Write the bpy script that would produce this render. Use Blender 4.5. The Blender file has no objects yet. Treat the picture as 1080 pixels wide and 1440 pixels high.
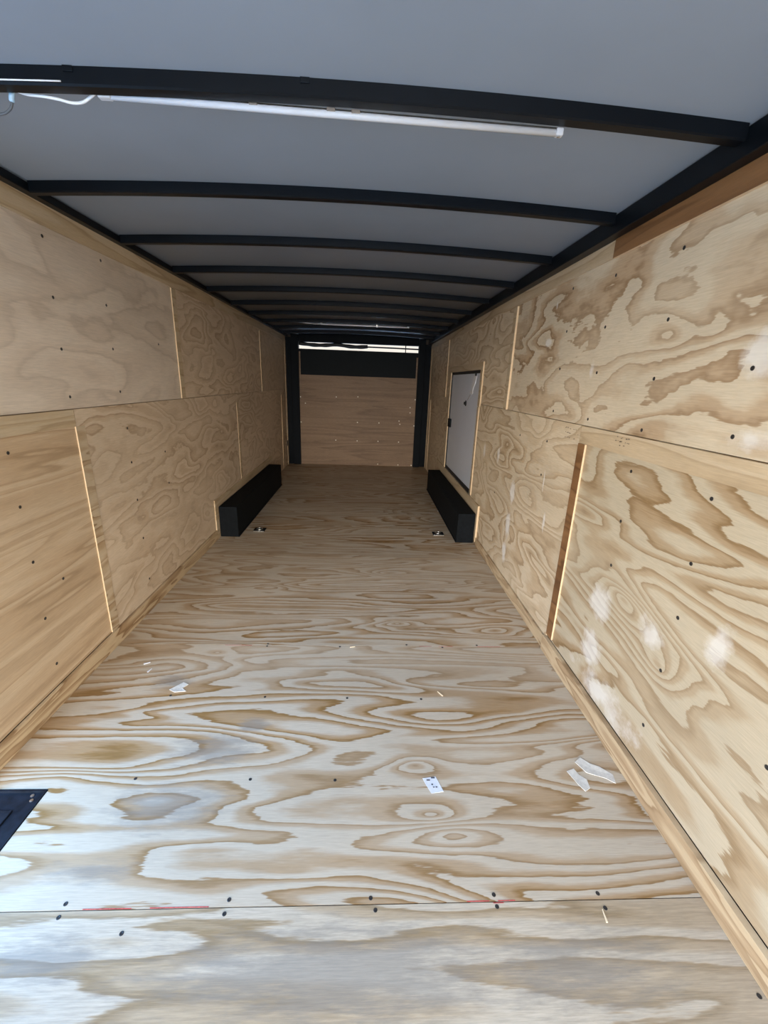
import bpy, bmesh, math, random
from mathutils import Matrix, Vector
random.seed(7)
SC = bpy.context.scene
COL = SC.collection

# ------------------------------------------------------------------ camera
FPX = 590.99
PITCH, YAW, ROLL = 0.300657, 0.0479563, 0.0357014
cam_d = bpy.data.cameras.new('camera')
cam_d.sensor_fit = 'VERTICAL'
cam_d.sensor_height = 36.0
cam_d.sensor_width = 27.0
cam_d.lens = FPX / 1440.0 * 36.0
cam_d.clip_start = 0.02
cam_d.clip_end = 500
cam = bpy.data.objects.new('camera', cam_d)
COL.objects.link(cam)
fw = Vector((math.sin(YAW) * math.cos(PITCH), math.cos(YAW) * math.cos(PITCH), -math.sin(PITCH)))
r0 = fw.cross(Vector((0, 0, 1))).normalized()
u0 = r0.cross(fw)
rt = r0 * math.cos(ROLL) + u0 * math.sin(ROLL)
up = -r0 * math.sin(ROLL) + u0 * math.cos(ROLL)
M3 = Matrix((rt, up, -fw)).transposed()
cam.matrix_world = Matrix.Translation((0.1493, 0.0, 1.4100)) @ M3.to_4x4()
SC.camera = cam

# ------------------------------------------------------------------ exposure
SC.view_settings.view_transform = 'Standard'
SC.view_settings.look = 'None'
SC.view_settings.gamma = 1.0
SC.view_settings.use_curve_mapping = False
SC.view_settings.exposure = 0.0
SC.cycles.max_bounces = 16
SC.cycles.diffuse_bounces = 10
SC.cycles.glossy_bounces = 4
SC.cycles.use_denoising = True
SC.cycles.sample_clamp_indirect = 6.0

# ------------------------------------------------------------------ sky
SKY_STRENGTH = 9.0
world = bpy.data.worlds.new('sky')
SC.world = world
world.use_nodes = True
wn, wl = world.node_tree.nodes, world.node_tree.links
wn.clear()
w_out = wn.new('ShaderNodeOutputWorld')
w_bg = wn.new('ShaderNodeBackground')
w_bg.inputs['Strength'].default_value = SKY_STRENGTH
w_tc = wn.new('ShaderNodeTexCoord')
w_sep = wn.new('ShaderNodeSeparateXYZ')
wl.new(w_tc.outputs['Generated'], w_sep.inputs[0])
w_ramp = wn.new('ShaderNodeValToRGB')                       # height: haze at the horizon to blue overhead
w_ramp.color_ramp.elements[0].position = 0.0
w_ramp.color_ramp.elements[0].color = (1.0, 0.92, 0.80, 1)
w_ramp.color_ramp.elements[1].position = 0.9
w_ramp.color_ramp.elements[1].color = (0.42, 0.66, 1.0, 1)
e = w_ramp.color_ramp.elements.new(0.18)
e.color = (1.0, 0.96, 0.90, 1)
wl.new(w_sep.outputs['Z'], w_ramp.inputs[0])
w_left = wn.new('ShaderNodeMapRange')                       # clear blue sky to the left
w_left.inputs['From Min'].default_value = 0.10
w_left.inputs['From Max'].default_value = -0.75
wl.new(w_sep.outputs['X'], w_left.inputs['Value'])
w_blue = wn.new('ShaderNodeMix')
w_blue.data_type = 'RGBA'
w_blue.inputs[7].default_value = (0.06, 0.62, 1.62, 1)
w_high = wn.new('ShaderNodeMapRange')
w_high.inputs['From Min'].default_value = 0.22
w_high.inputs['From Max'].default_value = 0.65
wl.new(w_sep.outputs['Z'], w_high.inputs['Value'])
w_lh = wn.new('ShaderNodeMath')
w_lh.operation = 'MULTIPLY'
wl.new(w_left.outputs['Result'], w_lh.inputs[0])
wl.new(w_high.outputs['Result'], w_lh.inputs[1])
wl.new(w_lh.outputs[0], w_blue.inputs[0])
wl.new(w_ramp.outputs['Color'], w_blue.inputs[6])
w_side = wn.new('ShaderNodeMapRange')                       # brightest behind the trailer, where the sun stands
w_side.inputs['From Min'].default_value = -1.0
w_side.inputs['From Max'].default_value = 0.55
w_side.inputs['To Min'].default_value = 2.15
w_side.inputs['To Max'].default_value = 0.11
wl.new(w_sep.outputs['Y'], w_side.inputs['Value'])
w_mul = wn.new('ShaderNodeVectorMath')
w_mul.operation = 'SCALE'
wl.new(w_blue.outputs[2], w_mul.inputs[0])
wl.new(w_side.outputs['Result'], w_mul.inputs['Scale'])
wl.new(w_mul.outputs['Vector'], w_bg.inputs['Color'])
wl.new(w_bg.outputs[0], w_out.inputs[0])

def portal(name, loc, rot, sx, sy):
    d = bpy.data.lights.new(name, 'AREA')
    d.shape = 'RECTANGLE'
    d.size, d.size_y = sx, sy
    d.cycles.is_portal = True
    o = bpy.data.objects.new(name, d)
    o.location = loc
    o.rotation_euler = rot
    COL.objects.link(o)
    return o

YR, YE = -1.645, 7.30            # open rear end and front bulkhead
X = 1.18                        # half of the clear width
# area lights face their -Z
portal('rear_opening', (0, YR - 0.02, 1.03), (math.radians(90), 0, 0), 2.36, 2.06)
portal('side_opening', (-1.27, 0.62, 0.98), (0, math.radians(-90), 0), 1.96, 1.04)

# ------------------------------------------------------------------ node helpers
def new_mat(name):
    m = bpy.data.materials.new(name)
    m.use_nodes = True
    nt = m.node_tree
    b = nt.nodes['Principled BSDF']
    return m, nt, b

class NT:
    def __init__(s, nt): s.nt = nt
    def n(s, t, **kw):
        x = s.nt.nodes.new(t)
        for k, v in kw.items(): setattr(x, k, v)
        return x
    def l(s, a, b): s.nt.links.new(a, b)
    def math(s, op, a, b=None, c=None, clamp=False):
        x = s.n('ShaderNodeMath', operation=op, use_clamp=clamp)
        for i, v in enumerate((a, b, c)):
            if v is None: continue
            if isinstance(v, (int, float)): x.inputs[i].default_value = v
            else: s.l(v, x.inputs[i])
        return x.outputs[0]
    def mix(s, f, a, b, mode='MIX'):
        x = s.n('ShaderNodeMix', data_type='RGBA', blend_type=mode)
        for sock, v in ((x.inputs[0], f), (x.inputs[6], a), (x.inputs[7], b)):
            if isinstance(v, (int, float)): sock.default_value = v
            elif isinstance(v, tuple): sock.default_value = (*v, 1)
            else: s.l(v, sock)
        return x.outputs[2]
    def noise(s, vec, scale, detail=2, rough=0.5, dist=0.0):
        x = s.n('ShaderNodeTexNoise')
        x.inputs['Scale'].default_value = scale
        x.inputs['Detail'].default_value = detail
        x.inputs['Roughness'].default_value = rough
        x.inputs['Distortion'].default_value = dist
        s.l(vec, x.inputs['Vector'])
        return x.outputs['Fac']
    def comb(s, a, b, c):
        x = s.n('ShaderNodeCombineXYZ')
        for i, v in enumerate((a, b, c)):
            if isinstance(v, (int, float)): x.inputs[i].default_value = v
            else: s.l(v, x.inputs[i])
        return x.outputs[0]
    def ramp(s, fac, stops, interp='LINEAR'):
        x = s.n('ShaderNodeValToRGB')
        cr = x.color_ramp
        cr.interpolation = interp
        while len(cr.elements) > 1: cr.elements.remove(cr.elements[-1])
        for i, (p, c) in enumerate(stops):
            el = cr.elements[0] if i == 0 else cr.elements.new(p)
            el.position = p
            el.color = (*c, 1) if isinstance(c, tuple) else (c, c, c, 1)
        s.l(fac, x.inputs[0])
        return x.outputs[0]
    def rng(s, v, a, b, c, d):
        x = s.n('ShaderNodeMapRange')
        for k, q in zip(('From Min', 'From Max', 'To Min', 'To Max'), (a, b, c, d)): x.inputs[k].default_value = q
        s.l(v, x.inputs['Value'])
        return x.outputs['Result']

def plywood(name, plane, light, dark, sg=1.1, sc=5.0, bands=7.0, strength=1.0, rough=0.55,
            spots=(), grime=(), blur=0.0, fibre=0.15, spec=0.3, knots=(), wob=0.055, jag=0.012, scuff=0.5):
    """rotary-cut softwood veneer: contour bands of a stretched field, plus fibres.
    plane: which object axes are (grain, cross).  spots / grime: scuffs and stains (grain, cross, rg, rc, amount)."""
    m, nt, b = new_mat(name)
    t = NT(nt)
    tc = t.n('ShaderNodeTexCoord')
    sep = t.n('ShaderNodeSeparateXYZ')
    t.l(tc.outputs['Object'], sep.inputs[0])
    g, c = sep.outputs[plane[0]], sep.outputs[plane[1]]
    at = t.n('ShaderNodeAttribute', attribute_type='OBJECT', attribute_name='seed')
    seed = at.outputs['Fac']
    vec = t.comb(t.math('MULTIPLY', g, sg), t.math('MULTIPLY', c, sc), t.math('MULTIPLY', seed, 7.31))
    f1 = t.noise(vec, 1.0, 1.6, 0.42, 0.35)
    vec2 = t.comb(t.math('MULTIPLY', g, sg * 5), t.math('MULTIPLY', c, sc * 4), t.math('MULTIPLY', seed, 3.7))
    f2 = t.noise(vec2, 1.0, 2.0, 0.6)
    f = t.math('ADD', f1, t.math('MULTIPLY', t.math('SUBTRACT', f2, 0.5), wob))
    vfine = t.comb(t.math('MULTIPLY', g, 14.0), t.math('MULTIPLY', c, 160.0), seed)
    f3 = t.noise(vfine, 1.0, 2.0, 0.6)
    f = t.math('ADD', f, t.math('MULTIPLY', t.math('SUBTRACT', f3, 0.5), jag))
    for (kg, kc, rg, rc, am) in knots:
        a = t.math('DIVIDE', t.math('SUBTRACT', g, kg), rg)
        d = t.math('DIVIDE', t.math('SUBTRACT', c, kc), rc)
        q = t.math('ADD', t.math('MULTIPLY', a, a), t.math('MULTIPLY', d, d))
        f = t.math('ADD', f, t.math('MULTIPLY', t.math('POWER', 2.718, t.math('MULTIPLY', t.math('SQRT', t.math('ADD', q, 0.02)), -1.0)), am))
    ph = t.math('FRACT', t.math('MULTIPLY', f, bands))
    e0 = 0.03 + blur
    band = t.ramp(ph, [(0.0, 0.85), (e0, 0.02), (0.38, 0.0), (0.52 - blur, 0.30), (0.62, 0.62), (0.80, 0.70), (0.97, 1.0), (1.0, 0.85)])
    line = t.ramp(ph, [(0.0, 0.75), (0.03, 0.0), (0.80, 0.0), (0.955, 1.0), (1.0, 0.75)])
    # some growth zones are weak, some strong
    zone = t.rng(t.noise(vec, 0.55, 1.0, 0.5), 0.35, 0.65, 0.55, 1.1)
    amt = t.math('MULTIPLY', t.math('MULTIPLY', band, zone), strength, clamp=True)
    col = t.mix(amt, light, dark)
    ld = t.math('SUBTRACT', 1.0, t.math('MULTIPLY', t.math('MULTIPLY', line, zone), 0.24 * strength))
    col = t.mix(1.0, col, t.comb(ld, ld, ld), 'MULTIPLY')
    # fibres
    vf = t.comb(t.math('MULTIPLY', g, 16.0), t.math('MULTIPLY', c, 300.0), seed)
    fib = t.rng(t.noise(vf, 1.0, 3.0, 0.65), 0.3, 0.75, 1.0 - fibre, 1.0 + fibre * 0.4)
    col = t.mix(1.0, col, t.comb(fib, fib, fib), 'MULTIPLY')
    # broad tone drift
    vt = t.comb(t.math('MULTIPLY', g, 0.9), t.math('MULTIPLY', c, 1.6), seed)
    dr = t.rng(t.noise(vt, 1.0, 3.0, 0.6), 0.3, 0.7, 0.88, 1.08)
    col = t.mix(1.0, col, t.comb(dr, dr, dr), 'MULTIPLY')
    vs = t.comb(t.math('MULTIPLY', g, 9.0), t.math('MULTIPLY', c, 9.0), 3.3)
    br = t.noise(vs, 1.0, 5.0, 0.65)
    vg = t.comb(t.math('MULTIPLY', g, 7.0), t.math('MULTIPLY', c, 42.0), 5.1)
    bg = t.noise(vg, 1.0, 5.0, 0.7)
    def mask(lst, br=br):
        tot = None
        for (sg0, sc0, rg, rc, am) in lst:
            a = t.math('DIVIDE', t.math('SUBTRACT', g, sg0), rg)
            d = t.math('DIVIDE', t.math('SUBTRACT', c, sc0), rc)
            q = t.math('SUBTRACT', 1.0, t.math('SQRT', t.math('ADD', t.math('MULTIPLY', a, a), t.math('MULTIPLY', d, d))), clamp=True)
            q = t.math('MULTIPLY', q, am)
            tot = q if tot is None else t.math('MAXIMUM', tot, q)
        k = t.math('ADD', tot, t.math('MULTIPLY', t.math('SUBTRACT', br, 0.5), 1.3))
        return t.math('MULTIPLY', t.rng(k, 0.30, 0.65, 0.0, 1.0), t.rng(tot, 0.02, 0.25, 0.0, 1.0), clamp=True)
    if spots: col = t.mix(t.math('MULTIPLY', mask(spots), scuff), col, (0.80, 0.78, 0.73))
    if grime: col = t.mix(t.math('MULTIPLY', mask(grime, bg), 0.55), col, (0.19, 0.17, 0.145))
    t.l(col, b.inputs['Base Color'])
    b.inputs['Roughness'].default_value = rough
    b.inputs['Specular IOR Level'].default_value = spec
    bp = t.n('ShaderNodeBump')
    bp.inputs['Strength'].default_value = 0.12
    bp.inputs['Distance'].default_value = 0.002
    t.l(t.math('ADD', fib, t.math('MULTIPLY', band, -0.5)), bp.inputs['Height'])
    t.l(bp.outputs[0], b.inputs['Normal'])
    return m

def plain(name, col, rough=0.5, metal=0.0, spec=0.5, var=0.0, scale=20.0, bump=0.0):
    m, nt, b = new_mat(name)
    t = NT(nt)
    b.inputs['Roughness'].default_value = rough
    b.inputs['Metallic'].default_value = metal
    b.inputs['Specular IOR Level'].default_value = spec
    tc = t.n('ShaderNodeTexCoord')
    nz = t.noise(tc.outputs['Object'], scale, 4.0, 0.6)
    k = t.rng(nz, 0.3, 0.7, 1.0 - var, 1.0 + var)
    t.l(t.mix(1.0, col, t.comb(k, k, k), 'MULTIPLY'), b.inputs['Base Color'])
    if bump:
        bp = t.n('ShaderNodeBump')
        bp.inputs['Strength'].default_value = bump
        bp.inputs['Distance'].default_value = 0.004
        t.l(nz, bp.inputs['Height'])
        t.l(bp.outputs[0], b.inputs['Normal'])
    return m

# ------------------------------------------------------------------ materials
FL_L, FL_D = (0.50, 0.41, 0.30), (0.33, 0.18, 0.063)
m_floor = plywood('floor plywood', (0, 1), FL_L, FL_D, sg=0.72, sc=4.6, bands=13.5, strength=1.0, rough=0.42, spec=0.4, wob=0.045, jag=0.018,
                  knots=((0.365, 1.255, 0.14, 0.055, 0.30), (0.40, 1.06, 0.12, 0.035, 0.22), (0.46, 0.99, 0.16, 0.045, -0.25), (0.36, 2.25, 0.14, 0.05, 0.3), (-0.62, 1.95, 0.18, 0.07, 0.3), (-0.55, 1.12, 0.30, 0.10, -0.25), (0.95, 2.18, 0.14, 0.05, 0.25), (0.33, 2.95, 0.16, 0.06, 0.28), (-0.5, 2.7, 0.16, 0.06, -0.28)),
                  grime=((-0.42, 1.33, 0.30, 0.14, 0.85), (-0.50, 1.10, 0.34, 0.15, 0.85), (-0.75, 1.72, 0.16, 0.10, 0.8), (-0.30, 1.45, 0.10, 0.07, 1.0), (-0.62, 0.90, 0.3, 0.06, 0.7)))
m_floor2 = plywood('worn floor plywood', (0, 1), FL_L, (0.32, 0.20, 0.085), sg=0.7, sc=5.5, bands=7.0, strength=0.8, rough=0.45, jag=0.03, blur=0.02, spec=0.4,
                   fibre=0.25, grime=((0.10, 0.66, 0.85, 0.18, 0.85), (-0.62, 0.70, 0.25, 0.08, 0.9), (0.7, 0.66, 0.5, 0.16, 0.75), (0.4, 0.45, 1.2, 0.2, 0.7)))
m_wallR_up = plywood('upper right plywood', (1, 2), (0.64, 0.525, 0.365), (0.43, 0.27, 0.14), sg=1.8, sc=4.0, bands=6.5, strength=0.95, wob=0.11, jag=0.03, knots=((1.52, 1.60, 0.10, 0.06, 0.25), (1.32, 1.59, 0.06, 0.03, 0.2), (2.5, 1.65, 0.25, 0.12, 0.3)),
                     spots=((1.14, 1.52, 0.10, 0.10, 1.0), (2.546, 1.656, 0.07, 0.035, 1.2), (1.10, 1.29, 0.12, 0.05, 0.8), (2.376, 1.986, 0.03, 0.02, 1.2), (2.01, 1.49, 0.04, 0.09, 0.8), (2.5, 1.84, 0.02, 0.04, 1.0)))
m_wallR_lo = plywood('lower right plywood', (1, 2), (0.52, 0.43, 0.295), (0.34, 0.205, 0.087), sg=0.9, sc=4.0, bands=11.0, strength=0.95, wob=0.06, jag=0.018, knots=((1.45, 0.62, 0.22, 0.07, 0.45), (1.20, 0.50, 0.10, 0.05, 0.3), (1.30, 0.72, 0.22, 0.06, -0.25)),
                     spots=((1.60, 0.52, 0.12, 0.14, 1.0), (1.60, 0.30, 0.12, 0.16, 0.9), (1.27, 0.58, 0.10, 0.10, 0.8), (1.45, 0.16, 0.4, 0.12, 0.8), (1.01, 0.70, 0.08, 0.14, 0.9)))
m_wallR_far = plywood('far right plywood', (1, 2), (0.66, 0.53, 0.36), (0.43, 0.27, 0.13), sg=1.4, sc=4.2, bands=11.0, strength=0.75, blur=0.02, jag=0.02, scuff=0.6,
                      spots=((3.61, 0.88, 0.05, 0.10, 1.0), (3.21, 0.90, 0.05, 0.09, 0.9), (2.81, 0.70, 0.07, 0.16, 0.9), (2.82, 0.45, 0.07, 0.2, 0.85), (2.83, 0.25, 0.07, 0.12, 1.0), (2.25, 0.67, 0.03, 0.12, 0.9), (2.33, 0.9, 0.02, 0.10, 0.9)))
m_wallL_up = plywood('upper left plywood', (1, 2), (0.70, 0.585, 0.455), (0.56, 0.43, 0.31), sg=1.2, sc=3.2, bands=6.0, strength=0.42, blur=0.09, wob=0.09)
m_wallL_lo = plywood('lower left plywood', (1, 2), (0.59, 0.44, 0.285), (0.42, 0.265, 0.135), sg=0.5, sc=7.0, bands=8.0, strength=0.65, blur=0.08)
m_wallL_mid = plywood('swirly left plywood', (1, 2), (0.66, 0.515, 0.36), (0.45, 0.295, 0.165), sg=1.7, sc=4.4, bands=9.0, strength=0.62, blur=0.05, wob=0.09, jag=0.02)
m_batten = plywood('pine batten lengthwise', (1, 2), (0.58, 0.45, 0.29), (0.45, 0.30, 0.15), sg=0.8, sc=11.0, bands=4.0, strength=0.7, blur=0.05)
m_batten_v = plywood('pine batten crosswise', (1, 2), (0.56, 0.43, 0.28), (0.38, 0.235, 0.11), sg=2.2, sc=12.0, bands=6.0, strength=0.85)
m_batten_red = plywood('red brown batten', (1, 2), (0.25, 0.125, 0.05), (0.15, 0.068, 0.025), sg=1.2, sc=9.0, bands=4.0, strength=0.8, blur=0.05)
m_edge = plain('fresh cut plywood edge', (0.66, 0.48, 0.29), 0.6, var=0.06, scale=60)
m_base = plywood('baseboard pine', (1, 2), (0.54, 0.40, 0.24), (0.28, 0.15, 0.06), sg=1.6, sc=14.0, bands=6.0, strength=0.8, blur=0.03)
m_lauan = plywood('front panel veneer', (0, 2), (0.30, 0.195, 0.12), (0.215, 0.13, 0.075), sg=0.5, sc=9.0, bands=4.0, strength=0.7, blur=0.1, fibre=0.3)
m_back = plain('dark backing', (0.10, 0.07, 0.045), 0.8)
m_black = plain('black painted steel', (0.004, 0.0058, 0.008), 0.6, spec=0.10, var=0.15, scale=8)
m_blackbox = plain('black wheel box coating', (0.0055, 0.0068, 0.008), 0.75, spec=0.10, var=0.3, scale=30, bump=0.15)
m_blackpan = plain('black front panel', (0.0035, 0.006, 0.0075), 0.6, spec=0.15, var=0.1)
m_bow = plain('black bow paint', (0.0035, 0.005, 0.007), 0.36, spec=0.16, var=0.12, scale=6)
m_ceil = plain('grey roof liner', (0.172, 0.197, 0.232), 0.42, spec=0.5, var=0.035, scale=3.0)
m_white = plain('white door skin', (0.60, 0.63, 0.69), 0.35, var=0.02, scale=4)
m_whitepl = plain('white plastic', (0.62, 0.63, 0.65), 0.3, var=0.02)
m_wire_w = plain('white cable jacket', (0.85, 0.86, 0.86), 0.4)
m_wire_g = plain('grey cable jacket', (0.10, 0.105, 0.11), 0.5)
m_clip = plain('dull clip', (0.20, 0.17, 0.14), 0.5)
m_conn = plain('pale blue connector', (0.42, 0.62, 0.78), 0.25)
m_steel = plain('zinc steel', (0.62, 0.60, 0.56), 0.28, metal=1.0, var=0.1)
m_screw = plain('dark screw head', (0.035, 0.032, 0.03), 0.4, metal=0.3)
m_screw_b = plain('bright screw head', (0.95, 0.88, 0.74), 0.35, metal=0.0)
m_paper = plain('paper', (0.60, 0.60, 0.61), 0.7, var=0.05, scale=60)
m_tape = plain('tape remnant', (0.58, 0.54, 0.47), 0.6, var=0.12, scale=80)
m_sticker = plain('white vinyl', (0.93, 0.93, 0.95), 0.25)
m_ink = plain('ink', (0.06, 0.06, 0.07), 0.7)
m_stamp = plain('faded ink stamp', (0.20, 0.15, 0.10), 0.8)
m_red = plain('red chalk', (0.42, 0.06, 0.05), 0.8, var=0.4, scale=120)
m_chip = plain('wood chip', (0.72, 0.58, 0.38), 0.7)
m_treads = plain('worn black tread', (0.006, 0.008, 0.012), 0.45, spec=0.2, var=0.5, scale=40)
m_rubber = plain('black rubber seal', (0.008, 0.008, 0.009), 0.6)
m_ground = plain('concrete yard', (0.42, 0.42, 0.41), 0.85, var=0.12, scale=2.0)
m_cover = plain('black vinyl cover', (0.010, 0.012, 0.015), 0.5, var=0.1)
m_shell = plain('outer skin', (0.05, 0.05, 0.055), 0.4)

# ------------------------------------------------------------------ mesh helpers
def add_box(bm, x0, x1, y0, y1, z0, z1, mi=0, bev=0.0):
    v = [bm.verts.new((x, y, z)) for x in (x0, x1) for y in (y0, y1) for z in (z0, z1)]
    fs = []
    for q in ((0, 1, 3, 2), (4, 6, 7, 5), (0, 4, 5, 1), (2, 3, 7, 6), (0, 2, 6, 4), (1, 5, 7, 3)):
        f = bm.faces.new([v[i] for i in q])
        f.material_index = mi
        fs.append(f)
    if bev:
        es = list({e for f in fs for e in f.edges})
        bmesh.ops.bevel(bm, geom=es, offset=bev, segments=2, affect='EDGES', profile=0.5)
    return fs

def add_tube(bm, pts, r, seg=10, mi=0):
    pts = [Vector(p) for p in pts]
    rings = []
    prev = None
    for i, p in enumerate(pts):
        d = (pts[min(i + 1, len(pts) - 1)] - pts[max(i - 1, 0)]).normalized()
        a = prev - d * prev.dot(d) if prev is not None else d.cross(Vector((0.13, 0.2, 1)))
        a.normalize()
        prev = a
        c = d.cross(a)
        rr = r[i] if isinstance(r, (list, tuple)) else r
        rings.append([bm.verts.new(p + (a * math.cos(2 * math.pi * k / seg) + c * math.sin(2 * math.pi * k / seg)) * rr) for k in range(seg)])
    for A, B in zip(rings, rings[1:]):
        for k in range(seg):
            f = bm.faces.new((A[k], A[(k + 1) % seg], B[(k + 1) % seg], B[k]))
            f.smooth = True
            f.material_index = mi
    for q, rv in ((rings[0], True), (rings[-1], False)):
        f = bm.faces.new(list(reversed(q)) if rv else q)
        f.material_index = mi

def add_lathe(bm, prof, axis_o, axis, seg=16, mi=0):
    """prof: list of (radius, along)"""
    ax = Vector(axis).normalized()
    a = ax.orthogonal().normalized()
    c = ax.cross(a)
    o = Vector(axis_o)
    rings = []
    for r, h in prof:
        rings.append([bm.verts.new(o + ax * h + (a * math.cos(2 * math.pi * k / seg) + c * math.sin(2 * math.pi * k / seg)) * max(r, 1e-5)) for k in range(seg)])
    for A, B in zip(rings, rings[1:]):
        for k in range(seg):
            f = bm.faces.new((A[k], A[(k + 1) % seg], B[(k + 1) % seg], B[k]))
            f.material_index = mi
    bm.faces.new(list(reversed(rings[0]))).material_index = mi
    bm.faces.new(rings[-1]).material_index = mi

def smooth_path(pts, n=8):
    P = [Vector(p) for p in pts]
    out = []
    for i in range(len(P) - 1):
        p0, p1, p2, p3 = P[max(i - 1, 0)], P[i], P[i + 1], P[min(i + 2, len(P) - 1)]
        for k in range(n):
            t = k / n
            out.append(0.5 * ((2 * p1) + (p2 - p0) * t + (2 * p0 - 5 * p1 + 4 * p2 - p3) * t * t + (3 * p1 - p0 - 3 * p2 + p3) * t ** 3))
    out.append(P[-1])
    return out

def obj(name, bm, mats, parent=None, loc=None, seed=None):
    me = bpy.data.meshes.new(name)
    bmesh.ops.recalc_face_normals(bm, faces=bm.faces[:])
    if loc is not None:
        bmesh.ops.translate(bm, verts=bm.verts[:], vec=-Vector(loc))
    bm.to_mesh(me)
    bm.free()
    for m in (mats if isinstance(mats, (list, tuple)) else [mats]):
        me.materials.append(m)
    o = bpy.data.objects.new(name, me)
    COL.objects.link(o)
    if loc is not None: o.location = loc
    if parent is not None:
        o.parent = parent
        if parent.type == 'EMPTY' or parent.location.length:
            wl_ = Vector((0, 0, 0))
            p = parent
            while p is not None:
                wl_ += p.location
                p = p.parent
            o.location = Vector(loc if loc is not None else (0, 0, 0)) - wl_
    if seed is not None: o['seed'] = float(seed)
    return o

def empty(name, loc):
    o = bpy.data.objects.new(name, None)
    o.empty_display_size = 0.1
    o.location = loc
    COL.objects.link(o)
    return o

def tag(o, label, cat, group=None):
    o['label'] = label
    o['category'] = cat
    if group: o['group'] = group
    return o

def structure(o):
    o['kind'] = 'structure'
    return o

def boxes(*bs, bev=0.0):
    bm = bmesh.new()
    for b in bs: add_box(bm, *b, bev=bev)
    return bm

def copy_as(proto, parent, loc, world_parent_loc=None):
    c = proto.copy()
    COL.objects.link(c)
    c.parent = parent
    c.location = loc
    return c

# ------------------------------------------------------------------ floor
floor = structure(obj('floor', boxes((-1.25, 1.25, YR, YE + 0.10, -0.06, -0.019)), m_back))
edges_y = [YR, -0.42, 0.804, 2.020, 3.245, 4.47, 5.695, 6.92, YE]
floor_sheets = []
for i, (a, b) in enumerate(zip(edges_y, edges_y[1:])):
    g = 0.0016
    x0 = -X - 0.02
    if i == 2:      # notched for the step well at the side door
        bm = boxes((-0.94, X + 0.02, a + g, b - g, -0.018, 0.0), (x0, -0.94, 1.167, b - g, -0.018, 0.0))
    elif i == 1:
        bm = boxes((-0.94, X + 0.02, a + g, b - g, -0.018, 0.0), (x0, -0.94, a + g, 0.18, -0.018, 0.0))
    else:
        bm = boxes((x0, X + 0.02, a + g, b - g, -0.018, 0.0))
    s = obj('plywood_sheet', bm, m_floor2 if i <= 1 else m_floor, floor, seed=[0.9, 0.35, 2.1, 4.6, 1.25, 3.3, 5.2, 6.1][i])
    floor_sheets.append(s)

bm = bmesh.new()
add_lathe(bm, [(0.0058, 0.0), (0.0058, 0.0008), (0.0045, 0.0014), (0.002, 0.0009)], (0, 0, 0), (0, 0, 1), 12)
first_fs = None
floor_screws = [(-0.209, 0.822), (-0.212, 0.789), (0.19, 0.819), (0.203, 0.790), (0.547, 0.821), (0.548, 0.792), (0.855, 0.819), (0.858, 0.783), (1.143, 0.597),
                (-0.249, 1.198), (0.061, 1.192), (-0.663, 1.204), (-0.654, 0.820), (-0.652, 0.789), (-0.466, 0.751), (-0.371, 2.010), (0.028, 2.008), (-0.293, 1.62),
                (0.086, 1.613), (0.431, 1.607), (-0.723, 1.628), (0.60, 2.008), (-0.371, 2.030), (0.40, 2.030), (0.80, 2.030)]
me_fs = bpy.data.meshes.new('screw')
bm.to_mesh(me_fs)
bm.free()
me_fs.materials.append(m_screw)
for (x, y) in floor_screws:
    i = 1 if y < 0.804 else 2 if y < 2.02 else 3
    o = bpy.data.objects.new('screw', me_fs)
    COL.objects.link(o)
    o.parent = floor_sheets[i]
    o.location = (x, y, -0.0002)
# red layout chalk along the seams
for (x0, x1, y) in ((-0.60, -0.455, 2.0165), (0.47, 0.54, 2.0165), (0.58, 0.66, 2.0165), (0.80, 0.93, 2.0165), (-0.42, -0.26, 0.8065), (-0.60, -0.47, 0.8065), (0.465, 0.53, 0.8065), (0.555, 0.605, 0.8065), (0.54, 0.57, 0.8012)):
    o = obj('chalk_mark', boxes((x0, x1, y - 0.0011, y + 0.0011, -0.0004, 0.0004)), m_red, floor)
    o['label'] = 'red chalk mark on a floor seam'

# ------------------------------------------------------------------ side walls
T = 0.011                     # thickness of battens
HL, HR = 2.048, 2.008
MID = 1.245
def side_wall(side):
    s = -1 if side == 'left' else 1
    H = HL if s < 0 else HR
    def bx(y0, y1, z0, z1, d0, d1):      # d0..d1: distance out from the clear face (negative = into the room)
        a, b = sorted((s * (X + d0), s * (X + d1)))
        return (a, b, y0, y1, z0, z1)
    return s, H, bx

def wall_piece(name, bm, mat, parent, seed, label=None, edge_dir=None):
    """battens get a pale fresh-cut end on the faces turned along the trailer or down"""
    o = obj(name, bm, [mat, m_edge], parent, seed=seed)
    for p in o.data.polygons:
        if abs(p.normal.x) < 0.5 and edge_dir is not None:
            p.material_index = 1
    if label: o['label'] = label
    return o

def screw_on_wall(proto, parent, s, y, z, off=0.0):
    c = bpy.data.objects.new('screw', proto)
    COL.objects.link(c)
    c.parent = parent
    c.location = (s * (X - off), y, z)
    return c

bm = bmesh.new()
add_lathe(bm, [(0.0068, 0.0), (0.0068, 0.0007), (0.005, 0.0013), (0.002, 0.0008)], (0, 0, 0), (-1, 0, 0), 12)
me_ws_r = bpy.data.meshes.new('screw'); bm.to_mesh(me_ws_r); bm.free(); me_ws_r.materials.append(m_screw)
bm = bmesh.new()
add_lathe(bm, [(0.0068, 0.0), (0.0068, 0.0007), (0.005, 0.0013), (0.002, 0.0008)], (0, 0, 0), (1, 0, 0), 12)
me_ws_l = bpy.data.meshes.new('screw'); bm.to_mesh(me_ws_l); bm.free(); me_ws_l.materials.append(m_screw)

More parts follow.
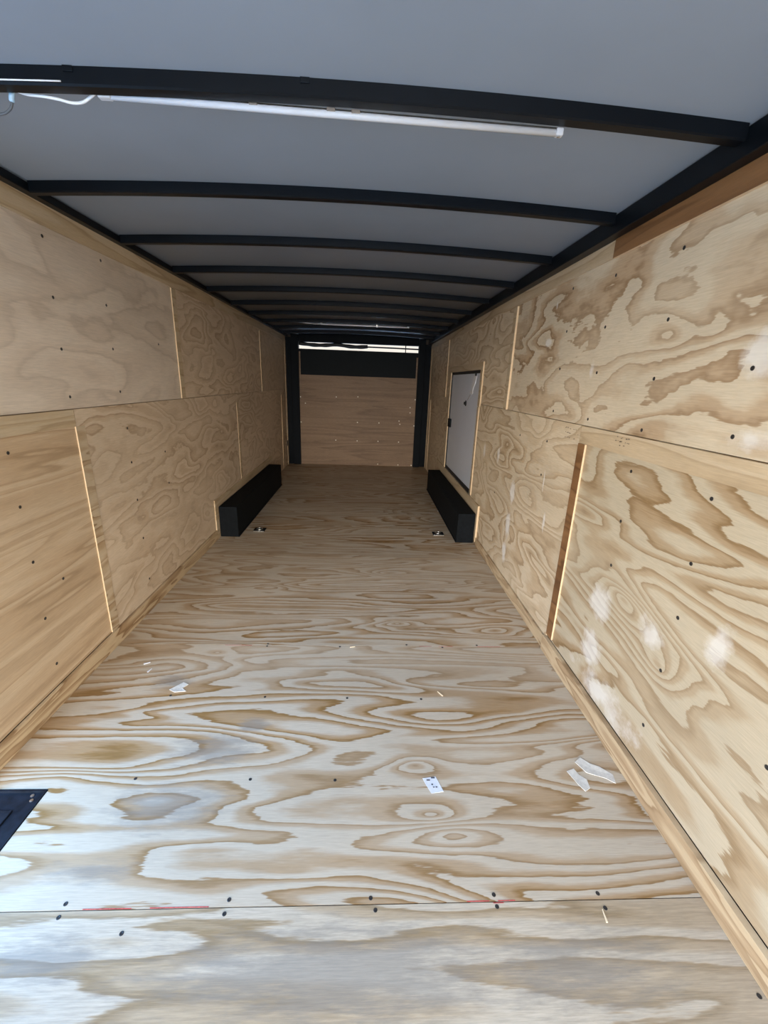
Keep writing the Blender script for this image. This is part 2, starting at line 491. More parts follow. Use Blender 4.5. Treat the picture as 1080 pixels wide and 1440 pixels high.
# ---- left wall (side doorway between y 0.18 and 1.14, outside the picture)
s, H, bx = side_wall('left')
wall_left = structure(obj('wall_left', boxes(bx(YR, 0.14, -0.06, 2.12, 0.013, 0.07), bx(0.14, 1.15, 1.98, 2.12, 0.013, 0.07), bx(1.15, YE + 0.06, -0.06, 2.12, 0.013, 0.07)), m_back))
ll0 = wall_piece('plywood_sheet', boxes(bx(1.16, 2.0, 0.0885, MID - 0.003, 0, 0.0125), bx(YR, 0.14, 0.0, MID - 0.003, 0, 0.0125)), m_wallL_lo, wall_left, 0.6)
ll1 = wall_piece('plywood_sheet', boxes(bx(2.003, 3.60, 0.0885, MID - 0.003, -0.004, 0.0125), bx(3.60, 4.45, 0.0, MID - 0.003, -0.004, 0.0125)), m_wallL_mid, wall_left, 1.9)
ll2 = wall_piece('plywood_sheet', boxes(bx(4.453, 6.80, 0.0, MID - 0.003, 0, 0.0125)), m_wallL_mid, wall_left, 3.2)
ll3 = wall_piece('plywood_sheet', boxes(bx(6.803, YE, 0.0, MID - 0.003, 0, 0.0125)), m_wallL_mid, wall_left, 5.2)
lu0 = wall_piece('plywood_sheet', boxes(bx(1.16, 3.17, MID, H, 0, 0.0125), bx(YR, 0.14, MID, H, 0, 0.0125)), m_wallL_up, wall_left, 2.4)
lu1 = wall_piece('plywood_sheet', boxes(bx(3.173, 5.60, MID, H, 0, 0.0125)), m_wallL_mid, wall_left, 7.7)
lu2 = wall_piece('plywood_sheet', boxes(bx(5.603, YE, MID, H, 0, 0.0125)), m_wallL_mid, wall_left, 8.8)
wall_piece('batten', boxes(bx(1.16, 1.998, 1.168, MID - 0.004, -0.006, 0)), m_batten, wall_left, 1.0)
wall_piece('batten', boxes(bx(1.996, 2.06, 0.088, 1.166, -0.006, 0), bev=0.0008), m_batten_v, wall_left, 2.0, 'batten with dark zebra grain', 1)
wall_piece('batten', boxes(bx(3.17, 3.235, MID, 1.962, -0.007, 0), bev=0.0008), m_batten, wall_left, 3.0, None, 1)
wall_piece('batten', boxes(bx(4.45, 4.51, 0.37, 1.16, -0.007, 0), bev=0.0008), m_batten, wall_left, 4.0, None, 1)
wall_piece('batten', boxes(bx(5.57, 5.63, MID, 1.95, -0.007, 0), bev=0.0008), m_batten, wall_left, 5.0, None, 1)
wall_piece('batten', boxes(bx(6.78, 6.84, 0.02, 1.16, -0.007, 0), bev=0.0008), m_batten, wall_left, 6.0, None, 1)
wall_piece('batten', boxes(bx(1.16, 7.20, 1.966, H, -0.006, 0)), m_batten, wall_left, 7.0)
wall_piece('wheel_box_surround', boxes(bx(3.60, 3.672, 0.0, 0.36, -0.014, 0), bx(3.672, 5.9, 0.288, 0.36, -0.014, 0)), m_batten, wall_left, 8.0, None, None)
wall_piece('batten', boxes(bx(7.19, 7.27, 0.0, 1.99, -0.006, 0), bev=0.0006), m_batten, wall_left, 8.4, None, 1)
LLs = [(1.608, 1.109), (1.606, 0.9), (1.607, 0.668), (1.603, 0.413), (1.608, 0.186), (1.744, 0.528)]
for y, z in LLs: screw_on_wall(me_ws_l, ll0, -1, y, z)
for y, z in [(2.416, 1.115), (2.409, 0.925), (2.413, 0.703), (2.417, 0.464), (2.42, 0.194), (2.821, 0.92), (2.824, 0.708)]: screw_on_wall(me_ws_l, ll1, -1, y, z, 0.004)
for y, z in [(2.008, 1.701), (2.394, 1.731), (2.002, 1.497), (2.396, 1.524), (2.913, 1.587), (2.406, 1.31), (2.002, 1.297), (2.008, 1.926), (2.401, 1.933)]: screw_on_wall(me_ws_l, lu0, -1, y, z)
screw_on_wall(me_ws_l, ll2, -1, 4.67, 0.683)
o = obj('outlet_slot', boxes(bx(7.15, 7.20, 0.32, 0.41, -0.006, 0), bev=0.001), m_rubber, wall_left)

# ---- right wall (side door between y 3.99 and 5.37)
s, H, bx = side_wall('right')
DY0, DY1, DZ0, DZ1 = 3.97, 5.37, 0.375, 1.545
wall_right = structure(obj('wall_right', boxes(bx(YR, YE + 0.06, -0.06, 2.12, 0.030, 0.09), bx(YR, DY0, -0.02, 2.12, 0.0127, 0.030), bx(DY1, YE, -0.02, 2.12, 0.0127, 0.030),
                                            bx(DY0, DY1, -0.02, DZ0, 0.0127, 0.030), bx(DY0, DY1, DZ1, 2.12, 0.0127, 0.030)), m_back))
rl0 = wall_piece('plywood_sheet', boxes(bx(YR, 2.0, 0.092, MID - 0.003, 0, 0.0125)), m_wallR_lo, wall_right, 9.15)
rl1 = wall_piece('plywood_sheet', boxes(bx(2.003, 3.575, 0.078, MID - 0.003, -0.004, 0.0125), bx(3.575, DY0, 0.0, MID - 0.003, -0.004, 0.0125), bx(DY0, 4.45, 0.0, DZ0, -0.004, 0.0125)), m_wallR_far, wall_right, 4.4)
rl2 = wall_piece('plywood_sheet', boxes(bx(4.453, DY1, 0.0, DZ0, 0, 0.0125), bx(DY1, 6.99, 0.0, MID - 0.003, 0, 0.0125)), m_wallR_far, wall_right, 6.1)
rl3 = wall_piece('plywood_sheet', boxes(bx(6.993, YE, 0.0, MID - 0.003, 0, 0.0125)), m_wallR_far, wall_right, 7.1)
ru0 = wall_piece('plywood_sheet', boxes(bx(YR, 3.14, MID, H, 0, 0.0125)), m_wallR_up, wall_right, 1.35)
ru1 = wall_piece('plywood_sheet', boxes(bx(3.143, DY0, MID, H, 0, 0.0125), bx(DY0, DY1, DZ1, H, 0, 0.0125), bx(DY1, 5.69, MID, H, 0, 0.0125)), m_wallR_far, wall_right, 2.35)
ru2 = wall_piece('plywood_sheet', boxes(bx(5.693, YE, MID, H, 0, 0.0125)), m_wallR_far, wall_right, 3.35)
wall_piece('batten', boxes(bx(YR, 1.995, 1.163, MID - 0.004, -0.007, 0)), m_batten, wall_right, 11.0)
wall_piece('batten', boxes(bx(1.932, 1.998, 0.105, 1.160, -0.0095, 0), bev=0.0008), m_batten_red, wall_right, 12.0, 'red brown batten', 1)
wall_piece('batten', boxes(bx(3.135, 3.20, MID, 1.935, -0.013, 0), bev=0.0008), m_batten, wall_right, 13.0, None, 1)
wall_piece('batten', boxes(bx(5.68, 5.745, MID, 1.95, -0.009, 0), bev=0.0008), m_batten, wall_right, 14.0, None, 1)
wall_piece('batten', boxes(bx(6.98, 7.04, 0.02, 1.16, -0.007, 0), bev=0.0008), m_batten, wall_right, 15.0, None, 1)
wall_piece('batten', boxes(bx(YR, 1.968, 1.937, H, -0.012, 0), bev=0.0006), m_batten_red, wall_right, 16.0, 'red brown batten along the wall top', 1)
wall_piece('batten', boxes(bx(1.970, 7.20, 1.94, H, -0.007, 0)), m_batten, wall_right, 17.0)
wall_piece('wheel_box_surround', boxes(bx(3.575, 3.63, 0.03, 0.375, -0.016, 0), bx(3.63, 5.9, 0.284, 0.375, -0.016, 0), bev=0.0006), m_batten, wall_right, 18.0, None, None)
wall_piece('batten', boxes(bx(3.572, 3.5775, 0.035, 0.372, -0.020, 0)), m_edge, wall_right, 18.5)
wall_piece('batten', boxes(bx(7.19, 7.27, 0.0, 1.99, -0.006, 0), bev=0.0006), m_batten, wall_right, 19.4, None, 1)
RU = [(1.54, 1.864), (1.939, 1.869), (2.331, 1.893), (1.543, 1.648), (1.953, 1.67), (2.332, 1.692), (1.551, 1.453), (1.957, 1.481), (2.347, 1.508), (1.153, 1.478), (1.156, 1.295), (1.559, 1.269), (1.964, 1.275), (2.351, 1.287)]
for y, z in RU: screw_on_wall(me_ws_r, ru0, 1, y, z)
for y, z in [(1.569, 1.11), (1.169, 1.11), (1.568, 0.906), (1.57, 0.712), (1.179, 0.895), (1.173, 0.705), (1.184, 0.492), (1.195, 0.248), (0.786, 0.511)]: screw_on_wall(me_ws_r, rl0, 1, y, z)
for y, z in [(2.365, 1.118), (2.378, 0.921), (2.8, 1.1), (3.2, 0.6)]: screw_on_wall(me_ws_r, rl1, 1, y, z, 0.004)
# faded grade stamps on the sheets
rs = random.Random(3)
def stamp(parent, y0, y1, z0, z1, off, n):
    bm = bmesh.new()
    for k in range(n):
        y = rs.uniform(y0, y1); z = rs.choice([z0, (z0 + z1) / 2, z1]) + rs.uniform(-0.002, 0.002)
        w = rs.uniform(0.004, 0.011); h = rs.uniform(0.002, 0.005)
        xx = X - off
        f = bm.faces.new([bm.verts.new(p) for p in ((xx, y, z), (xx, y + w, z), (xx, y + w, z + h), (xx, y, z + h))])
    return obj('grade_stamp', bm, m_stamp, parent)
stamp(wall_right, 1.60, 1.70, 1.195, 1.225, 0.0073, 22)
stamp(rl1, 2.02, 2.16, 1.17, 1.215, 0.0043, 26)

# door in the right wall: white skin, black seal, latch, cable and trim
d2 = structure(empty('door_2', (X, 4.67, DZ0)))
obj('door_panel', boxes((X + 0.008, X + 0.026, DY0 + 0.012, DY1 - 0.03, DZ0 + 0.036, DZ1 - 0.030), bev=0.002), m_white, d2)
obj('seal', boxes((X - 0.001, X + 0.028, DY0 + 0.002, DY0 + 0.010, DZ0, DZ1), (X - 0.001, X + 0.028, DY1 - 0.030, DY1, DZ0, DZ1),
                  (X - 0.001, X + 0.028, DY0 + 0.010, DY1 - 0.030, DZ0, DZ0 + 0.036), (X - 0.001, X + 0.028, DY0 + 0.010, DY1 - 0.030, DZ1 - 0.030, DZ1)), m_rubber, d2)
obj('latch', boxes((X - 0.014, X + 0.008, 5.22, 5.345, 0.90, 1.00), bev=0.004), m_black, d2)
tr = obj('trim_frame', boxes((X - 0.012, X, DY0 - 0.055, DY0 + 0.001, DZ0 + 0.01, 1.217), (X - 0.012, X, DY0 - 0.075, DY0 + 0.001, 1.222, 1.61), (X - 0.009, X, DY0 + 0.001, 5.55, DZ1 - 0.002, 1.61),
                             (X - 0.012, X, DY1 + 0.001, DY1 + 0.055, DZ0, DZ1 - 0.004), bev=0.0005), [m_batten, m_edge], d2, seed=21)
for p in tr.data.polygons:
    if p.normal.y < -0.7: p.material_index = 1
bm = bmesh.new()
ph = [(4.205, 1.49), (4.24, 1.45), (4.25, 1.42), (4.29, 1.39), (4.315, 1.345), (4.33, 1.325)]
rr_ = random.Random(5)
for (y0, z0), (y1, z1) in zip(ph, ph[1:]):
    w = rr_.uniform(0.035, 0.06)
    d = rr_.uniform(0.001, 0.004)
    top = [(X + 0.0075 - d, y0 - w, z0), (X + 0.0075 - d, y0 + w, z0 + 0.004), (X + 0.0075 - d * 0.5, y1 + w, z1), (X + 0.0075 - d * 0.5, y1 - w, z1 - 0.004)]
    tv = [bm.verts.new(p) for p in top]
    bv = [bm.verts.new((X + 0.0079, p[1], p[2])) for p in top]
    bm.faces.new(tv)
    for k in range(4): bm.faces.new((tv[k], bv[k], bv[(k + 1) % 4], tv[(k + 1) % 4]))
o = obj('sticker_remnant', bm, m_sticker, d2); o['label'] = 'crumpled white sticker strip'
bm = bmesh.new()
add_lathe(bm, [(0.030, 0), (0.030, 0.004), (0.020, 0.006)], (X + 0.008, 4.53, 1.222), (-1, 0, 0), 20, 0)
add_lathe(bm, [(0.016, 0.006), (0.016, 0.018), (0.010, 0.022)], (X + 0.008, 4.53, 1.222), (-1, 0, 0), 16, 0)
obj('door_lock', bm, [m_rubber, m_white], d2)
bm = bmesh.new()
add_lathe(bm, [(0.014, 0), (0.014, 0.008), (0.008, 0.012)], (X + 0.008, 4.19, 1.505), (-1, 0, 0), 14)
obj('bumper', bm, m_rubber, d2)
bm = bmesh.new()
for k in range(5):
    f = k / 4
    add_box(bm, X + 0.005, X + 0.008, 4.36 + 0.09 * f, 4.376 + 0.09 * f, 1.305 - 0.05 * f, 1.315 - 0.05 * f)
obj('scuff_mark', bm, m_clip, d2)

# baseboards
b0 = structure(obj('baseboard_left', boxes((-X, -X + 0.016, 1.16, 3.60, 0.0005, 0.085), bev=0.0015), m_base, seed=31))
b1 = structure(obj('baseboard_right', boxes((X - 0.022, X, YR, 2.01, 0.0005, 0.088), bev=0.0015), m_base, seed=33))
o = obj('far_length', boxes((X - 0.015, X, 2.012, 3.575, 0.0005, 0.075), bev=0.0015), m_base, b1, seed=36)

# ------------------------------------------------------------------ roof
def arch(x): return 0.034 * (1 - (x / 1.18) ** 2)
BOWZ = 2.043
TUBE = 0.038
bm = bmesh.new()
N = 28
tops, bots = [], []
for i in range(N + 1):
    x = -1.22 + 2.44 * i / N
    z = BOWZ + TUBE + arch(x) + 0.0005
    bots.append([bm.verts.new((x, y, z)) for y in (YR, YE + 0.06)])
    tops.append([bm.verts.new((x, y, z + 0.012)) for y in (YR, YE + 0.06)])
for i in range(N):
    for A in (bots, tops):
        f = bm.faces.new((A[i][0], A[i][1], A[i + 1][1], A[i + 1][0])); f.smooth = True
    for k in (0, 1): bm.faces.new((bots[i][k], bots[i + 1][k], tops[i + 1][k], tops[i][k]))
for i in (0, N): bm.faces.new((bots[i][0], bots[i][1], tops[i][1], tops[i][0]))
ceiling = structure(obj('ceiling', bm, m_ceil))

# rails along the wall tops
structure(obj('trim_1', boxes((-1.192, -1.140, YR, YE, HL, 2.079), bev=0.003), m_bow))
structure(obj('trim_2', boxes((1.128, 1.192, YR, YE, HR + 0.001, 2.079), bev=0.003), m_bow))

def make_bow(y):
    bm = bmesh.new()
    n = 24
    prev = None
    for i in range(n + 1):
        x = -1.139 + (1.139 + 1.127) * i / n
        z = BOWZ + arch(x)
        ch = 0.004
        prof = [(-TUBE / 2 + ch, 0), (TUBE / 2 - ch, 0), (TUBE / 2, ch), (TUBE / 2, TUBE), (-TUBE / 2, TUBE), (-TUBE / 2, ch)]
        ring = [bm.verts.new((x, y + a, z + b)) for a, b in prof]
        if prev:
            for k in range(6): bm.faces.new((prev[k], prev[(k + 1) % 6], ring[(k + 1) % 6], ring[k]))
        else: bm.faces.new(ring)
        prev = ring
    bm.faces.new(list(reversed(prev)))
    return obj('roof_bow', bm, m_bow, loc=(0, y, BOWZ))
BY = [1.325 + 0.612 * k for k in range(10)]
bow0 = make_bow(BY[0])
ords = ['first', 'second', 'third', 'fourth', 'fifth', 'sixth', 'seventh', 'eighth', 'ninth']
for k, y in enumerate(BY):
    b = bow0 if k == 0 else bow0.copy()
    if k:
        COL.objects.link(b)
        b.location = (0, y, BOWZ)
    if k == 0: lb = 'black steel roof bow that carries the near white tube light'
    elif k == 7: lb = 'black roof bow deep in the trailer with the far tube light behind it'
    elif k == 9: lb = 'last black roof bow, just before the plywood front wall'
    else: lb = '%s bare black roof bow beyond the near tube light' % ords[k - 1]
    tag(b, lb, 'roof bow', 'black roof bows across the ceiling')
# weld tabs on the first bow
for x in (-0.585, -0.02):
    o = obj('weld_bead', boxes((x - 0.012, x + 0.012, BY[0] - TUBE / 2 - 0.003, BY[0] - TUBE / 2 + 0.001, BOWZ + arch(x) + 0.026, BOWZ + arch(x) + TUBE), bev=0.001), m_bow)
    o.parent = bow0
    o.location = -bow0.location

# near tube light: straight channel behind the first bow, off
ly = BY[0] + TUBE / 2 + 0.0095
lt = tag(empty('tube_light', (0.065, ly, 2.06)), 'slim white tube light fixed along the nearest black roof bow, white lead at one end', 'light')
def zl(x): return 2.0765 - (x + 0.525) * 0.0150
bm = bmesh.new()
add_tube(bm, [(-0.515, ly, zl(-0.515)), (0.640, ly, zl(0.640))], 0.0082, 14)
obj('diffuser', bm, m_whitepl, lt)
bm = bmesh.new()
add_tube(bm, [(-0.510, ly - 0.001, zl(-0.51) + 0.006), (0.635, ly - 0.001, zl(0.635) + 0.006)], 0.005, 8)
obj('mounting_rail', bm, m_steel, lt)
for x0, x1 in ((-0.545, -0.513), (0.636, 0.655)):
    obj('end_cap', boxes((x0, x1, ly - 0.0095, ly + 0.0095, zl(x0) - 0.008, zl(x0) + 0.009), bev=0.003), m_whitepl, lt)
bm = bmesh.new()
add_lathe(bm, [(0.004, 0), (0.004, 0.0015), (0.002, 0.002)], (0.645, ly, zl(0.64) - 0.008), (0, 0, -1), 12)
obj('end_screw', bm, m_steel, lt)
for x in (-0.158, 0.040, 0.104):
    obj('clip', boxes((x - 0.011, x + 0.011, ly - 0.0088, ly + 0.0015, zl(x) + 0.002, zl(x) + 0.011), bev=0.001), m_clip, lt)
# white lead from the tube's end
pts = smooth_path([(-0.540, ly, 2.079), (-0.550, ly + 0.001, 2.0825), (-0.565, ly + 0.004, 2.075), (-0.590, ly + 0.008, 2.064), (-0.616, ly + 0.006, 2.060), (-0.648, ly, 2.063),
                   (-0.685, ly, 2.067), (-0.720, ly + 0.001, 2.069), (-0.740, ly, 2.073), (-0.752, ly, 2.076)], 8)
bm = bmesh.new(); add_tube(bm, pts, 0.0034, 10)
obj('lead', bm, m_wire_w, lt)
# connector and grey feed wire at the left
wire = tag(empty('feed_wire', (-0.76, ly, 2.06)), 'grey wire with pale blue connector hanging at the near roof bow', 'wire')
bm = bmesh.new(); add_tube(bm, smooth_path([(-0.761, ly, 2.051), (-0.767, ly + 0.002, 2.041), (-0.780, ly + 0.004, 2.032), (-0.800, ly + 0.006, 2.027), (-0.86, ly + 0.01, 2.026), (-0.96, ly + 0.012, 2.034), (-1.10, ly + 0.015, 2.052), (-1.142, ly + 0.016, 2.058)], 8), 0.0030, 8)
obj('cable', bm, m_wire_g, wire)
bm = bmesh.new(); add_tube(bm, smooth_path([(-0.756, ly, 2.074), (-0.757, ly, 2.069), (-0.760, ly, 2.060), (-0.762, ly + 0.001, 2.051)], 6), [0.003] + [0.0062] * 16 + [0.005, 0.004], 10)
obj('connector', bm, m_conn, wire)
bm = bmesh.new(); add_tube(bm, [(-0.755, ly, 2.074), (-0.760, ly, 2.079), (-0.765, ly, 2.083)], 0.0042, 8)
obj('plug', bm, m_wire_w, wire)
# thin white wire stretched along the first bow
bm = bmesh.new(); yb_ = BY[0] - TUBE / 2 - 0.0015
add_tube(bm, [(x, yb_, BOWZ + 0.007 + arch(x)) for x in (-1.12, -1.0, -0.9, -0.8, -0.7, -0.605)], 0.0016, 6)
tag(obj('thin_wire', bm, m_wire_w), 'thin white wire stretched along the left part of the near roof bow', 'wire')

# far tube light
fl = tag(empty('tube_light', (0.02, BY[7] + 0.04, 2.06)), 'slim tube light deep in the trailer, a faint white line under the ceiling', 'light')
fy = BY[7] + TUBE / 2 + 0.012
bm = bmesh.new(); add_tube(bm, [(-0.42, fy, 2.058), (0.635, fy, 2.058)], 0.0085, 12)
obj('diffuser', bm, m_sticker, fl)
for x in (-0.43, 0.637): obj('end_cap', boxes((x - 0.012, x + 0.012, fy - 0.012, fy + 0.012, 2.051, 2.073), bev=0.003), m_whitepl, fl)
obj('clip', boxes((0.24, 0.262, fy - 0.014, fy + 0.014, 2.049, 2.075), bev=0.002), m_steel, fl)
bm = bmesh.new(); add_tube(bm, smooth_path([(-0.44, fy, 2.062), (-0.50, fy, 2.056), (-0.58, fy, 2.062), (-0.66, fy, 2.066)], 6), 0.004, 8)
obj('lead', bm, m_wire_w, fl)

# ------------------------------------------------------------------ front end
YB = 7.274
# black corner posts and header
structure(obj('trim_3', boxes((-1.085, -0.968, YB - 0.05, YB + 0.06, 0.0, 2.085), (-1.179, -1.085, 7.272, YB + 0.055, 0.0, 2.04), bev=0.004), m_black))
structure(obj('trim_4', boxes((0.968, 1.075, YB - 0.05, YB + 0.06, 0.0, 2.085), (1.075, 1.179, 7.272, YB + 0.055, 0.0, 2.005), bev=0.004), m_black))
structure(obj('trim_5', boxes((-0.968, 0.968, YB - 0.02, YB + 0.05, 1.975, 2.115), bev=0.004), m_black))
structure(obj('wall_front', boxes((-1.25, -1.085, YB + 0.06, YB + 0.12, -0.02, 2.10), (1.075, 1.25, YB + 0.06, YB + 0.12, -0.02, 2.10)), m_back))
d1 = structure(empty('door_1', (0, YB, 0)))
pl = obj('plywood_panel', boxes((-0.967, 0.967, YB, YB + 0.014, 0.0, 1.475), (-0.967, -0.942, YB, YB + 0.014, 1.475, 1.83), (0.942, 0.967, YB, YB + 0.014, 1.475, 1.80)), m_lauan, d1, seed=41)
obj('upper_panel', boxes((-0.942, 0.942, YB - 0.006, YB + 0.012, 1.475, 1.872), (-0.967, -0.942, YB, YB + 0.012, 1.83, 1.872), (0.942, 0.967, YB, YB + 0.012, 1.80, 1.872), bev=0.001), m_blackpan, d1)
bm = bmesh.new()
add_lathe(bm, [(0.0098, 0.0), (0.0098, 0.001), (0.007, 0.003), (0.002, 0.004)], (0, 0, 0), (0, -1, 0), 12)
me_bs = bpy.data.meshes.new('screw'); bm.to_mesh(me_bs); bm.free(); me_bs.materials.append(m_screw_b)
for (x, z) in [(-0.373, 0.424), (-0.007, 0.422), (0.351, 0.424), (0.707, 0.421), (-0.005, 1.153), (-0.877, 1.023), (0.876, 1.005), (0.88, 0.919), (0.955, 1.137), (-0.955, 0.712), (-0.007, 0.734),
               (0.358, 0.735), (0.699, 0.777), (0.715, 0.724), (0.958, 0.705), (0.358, 0.027), (0.713, 0.023), (0.947, 0.021), (-0.955, 1.122), (-0.365, 1.139)]:
    c = bpy.data.objects.new('screw', me_bs)
    COL.objects.link(c)
    c.parent = pl
    c.location = (x, YB, z)
# black cover drooping across the gap above the panel
def droop(x):
    t = (x + 0.96) / 1.10
    if t < 0.56: return 1.953 - 0.021 * math.sin(math.pi * t / 0.56)
    return 1.953 - 0.026 * math.sin(math.pi * min(1, (t - 0.56) / 0.54))
bm = bmesh.new()
pts = [(-0.96 + 1.10 * i / 40, YB - 0.005, droop(-0.96 + 1.10 * i / 40)) for i in range(41)]
add_tube(bm, pts, [0.029 + 0.0025 * math.sin(i * 0.9) for i in range(41)], 12)
tag(obj('rolled_cover', bm, m_cover), 'black rolled cover drooping in two waves across the bright gap above the front panel', 'cover')
bm = bmesh.new()
add_tube(bm, [(0.13, YB + 0.005, 1.934), (0.55, YB + 0.005, 1.932), (0.98, YB + 0.005, 1.926)], 0.011, 10)
gb = tag(obj('gap_bar', bm, m_black), 'straight black bar across the bright gap above the front panel', 'bar')
o = obj('strap', boxes((0.748, 0.762, YB - 0.008, YB - 0.004, 1.868, 1.995), bev=0.0005), m_black); o.parent = gb

# ------------------------------------------------------------------ wheel boxes
def wheel_box(name, x_in, x_out, y0, y1, h, label):
    r = tag(empty(name, ((x_in + x_out) / 2, y0, 0)), label, 'wheel box', 'black wheel boxes along the side walls')
    s = 1 if x_out > x_in else -1
    bm = boxes((min(x_in, x_out), max(x_in, x_out), y0, y1, 0.0, h), bev=0.006)
    obj('body', bm, m_blackbox, r)
    a, b = sorted((x_in - s * 0.006, x_in + s * 0.002))
    obj('floor_flange', boxes((a, b, y0, y1, 0.0005, 0.012), bev=0.001), m_black, r)
    return r
wheel_box('wheel_box', -1.003, -X + 0.0145, 3.672, 5.70, 0.286, 'long black wheel box on the floor against the left wall')
wheel_box('wheel_box', 1.004, X - 0.0165, 3.625, 5.64, 0.282, 'long black wheel box on the floor below the white door')

# ------------------------------------------------------------------ tie-down rings
def tie_down(loc):
    r = empty('tie_down_ring', loc)
    x, y, z = loc
    bm = bmesh.new()
    add_box(bm, x - 0.055, x + 0.055, y - 0.05, y + 0.05, 0.0, 0.003, bev=0.001)
    for sx in (-1, 1):
        for sy in (-1, 1):
            add_lathe(bm, [(0.006, 0), (0.006, 0.002), (0.003, 0.003)], (x + sx * 0.044, y + sy * 0.039, 0.003), (0, 0, 1), 10)
    obj('plate', bm, m_black, r)
    bm = bmesh.new()
    add_lathe(bm, [(0.040, 0.0), (0.040, 0.0045), (0.034, 0.005), (0.030, 0.0035)], (x, y, 0.003), (0, 0, 1), 24)
    obj('recessed_cup', bm, m_rubber, r)
    bm = bmesh.new()
    add_tube(bm, [(x + 0.026 * math.cos(a), y + 0.022 * math.sin(a), 0.0105 + 0.002 * math.sin(a)) for a in [2 * math.pi * k / 24 for k in range(25)]], 0.005, 8)
    obj('ring', bm, m_steel, r)
    obj('lip', boxes((x - 0.05, x + 0.05, y - 0.054, y - 0.047, 0.0003, 0.0055), bev=0.001), m_steel, r)
    return r
tag(tie_down((-0.862, 3.875, 0)), 'small recessed steel tie-down ring in the floor by the left wheel box', 'tie-down ring', 'floor tie-down rings')
tag(tie_down((0.873, 3.86, 0)), 'small recessed steel tie-down ring in the floor by the right wheel box', 'tie-down ring', 'floor tie-down rings')

# ------------------------------------------------------------------ step well at the side doorway
sw = tag(empty('step_well', (-1.06, 0.70, 0)), 'black metal step well let into the floor at the left edge', 'step well')
bm = boxes((-1.30, -0.943, 0.19, 1.164, -0.014, -0.008))
for b in ((-0.949, -0.943, 0.19, 1.164, -0.008, 0.002), (-1.30, -0.949, 1.158, 1.164, -0.008, 0.002), (-1.30, -0.949, 0.19, 0.196, -0.008, 0.002)): add_box(bm, *b)
obj('pan', bm, m_treads, sw)
bm = boxes((-1.30, -1.008, 0.285, 1.094, -0.008, -0.003), bev=0.0025)
obj('raised_tread', bm, m_treads, sw)
bm = bmesh.new()
for (x, y) in ((-0.975, 1.13), (-0.985, 1.148)):
    add_lathe(bm, [(0.006, 0), (0.006, 0.0015), (0.003, 0.002)], (x, y, -0.008), (0, 0, 1), 10)
obj('bolt', bm, m_steel, sw)

# ------------------------------------------------------------------ scraps on the floor
def scrap(name, outline, mat, label, cat, h=0.0015, curl=0.004, ink=()):
    cx = sum(p[0] for p in outline) / len(outline); cy = sum(p[1] for p in outline) / len(outline)
    bm = bmesh.new()
    rr = random.Random(len(label))
    tv = [bm.verts.new((x, y, h + rr.uniform(0, curl))) for x, y in outline]
    bv = [bm.verts.new((x, y, 0.0002)) for x, y in outline]
    c = bm.verts.new((cx, cy, h))
    n = len(outline)
    for i in range(n):
        bm.faces.new((tv[i], tv[(i + 1) % n], c))
        bm.faces.new((bv[i], bv[(i + 1) % n], tv[(i + 1) % n], tv[i]))
    o = obj(name, bm, mat, loc=(cx, cy, 0))
    tag(o, label, cat)
    for k, (x0, x1, y0, y1) in enumerate(ink):
        p = obj('print', boxes((x0, x1, y0, y1, h + 0.0005, h + curl + 0.0003)), m_ink)
        p.parent = o
        p.location = -o.location
    return o
scrap('paper_label', [(0.386, 1.196), (0.436, 1.203), (0.447, 1.17), (0.456, 1.142), (0.411, 1.136), (0.398, 1.165)], m_paper,
      'small white printed paper label lying on the plywood floor', 'paper', 0.0008, 0.0012,
      ink=((0.418, 0.432, 1.195, 1.200), (0.400, 0.413, 1.186, 1.190), (0.416, 0.421, 1.168, 1.173), (0.420, 0.426, 1.158, 1.161), (0.430, 0.436, 1.158, 1.162)))
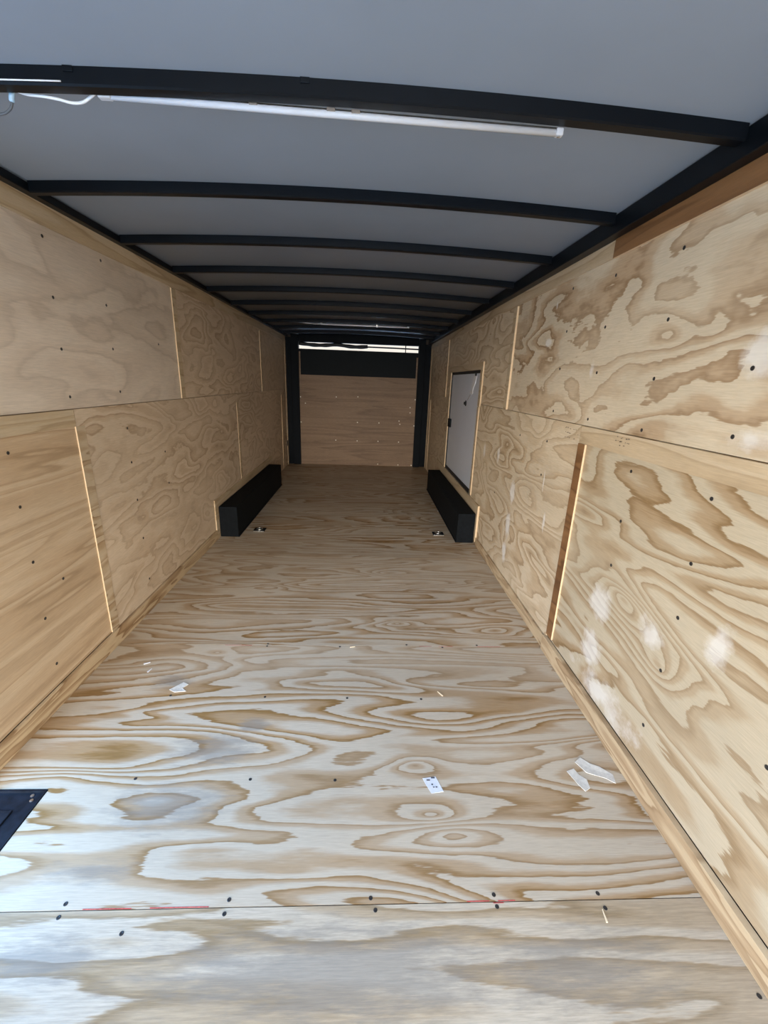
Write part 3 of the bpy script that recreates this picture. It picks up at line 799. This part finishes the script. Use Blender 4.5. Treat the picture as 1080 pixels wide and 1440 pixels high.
scrap('tape_scrap', [(0.948, 1.222), (0.980, 1.232), (0.990, 1.205), (1.008, 1.185), (1.003, 1.150), (0.980, 1.138), (0.966, 1.165)], m_tape,
      'small upright scrap of pale torn tape on the floor, left of a wider one', 'tape', 0.001, 0.002)
scrap('tape_scrap', [(1.000, 1.262), (1.030, 1.282), (1.055, 1.255), (1.085, 1.240), (1.122, 1.205), (1.112, 1.168), (1.085, 1.190), (1.060, 1.200), (1.022, 1.215)], m_tape,
      'wide torn strip of pale tape on the floor beside the right baseboard', 'tape', 0.001, 0.002)
scrap('tape_scrap', [(-0.745, 1.665), (-0.700, 1.715), (-0.672, 1.700), (-0.690, 1.675), (-0.665, 1.655), (-0.715, 1.648)], m_tape,
      'small crumpled pale paper scrap on the floor toward the left wall', 'paper', 0.001, 0.003)
def chip(loc, L, w, ang, label, mat=None):
    x, y = loc
    bm = bmesh.new()
    add_box(bm, -L / 2, L / 2, -w / 2, w / 2, 0.0002, 0.003)
    for v in bm.verts:
        v.co.z += 0.0015 * (v.co.x > 0)
        if v.co.x > 0: v.co.y *= 0.3
    bmesh.ops.rotate(bm, verts=bm.verts[:], cent=(0, 0, 0), matrix=Matrix.Rotation(ang, 3, 'Z'))
    o = obj('wood_splinter', bm, mat or m_chip)
    o.location = (x, y, 0)
    return tag(o, label, 'splinter')
chip((0.526, 1.640), 0.035, 0.006, 2.2, 'tiny pale splinter alone on the middle of the floor, right half')
chip((0.098, 2.005), 0.028, 0.006, 0.1, 'tiny pale splinter lying by the red-marked middle floor seam')
chip((-0.940, 1.856), 0.03, 0.008, 0.4, 'tiny pale splinter nearer the left baseboard, farther of two', m_paper)
chip((-0.900, 1.800), 0.026, 0.007, 1.2, 'tiny pale splinter near the left baseboard, nearer of two', m_paper)
chip((0.845, 0.764), 0.030, 0.005, 1.5, 'tiny pale splinter beside the near floor seam, at two screws')
chip((1.000, 4.62), 0.028, 0.014, 0.6, 'tiny white chip on the floor against the right wheel box', m_paper)

# ------------------------------------------------------------------ outdoors
bm = bmesh.new()
add_box(bm, -40, 40, -40, 48, -0.75, -0.55)
structure(obj('ground', bm, m_ground))
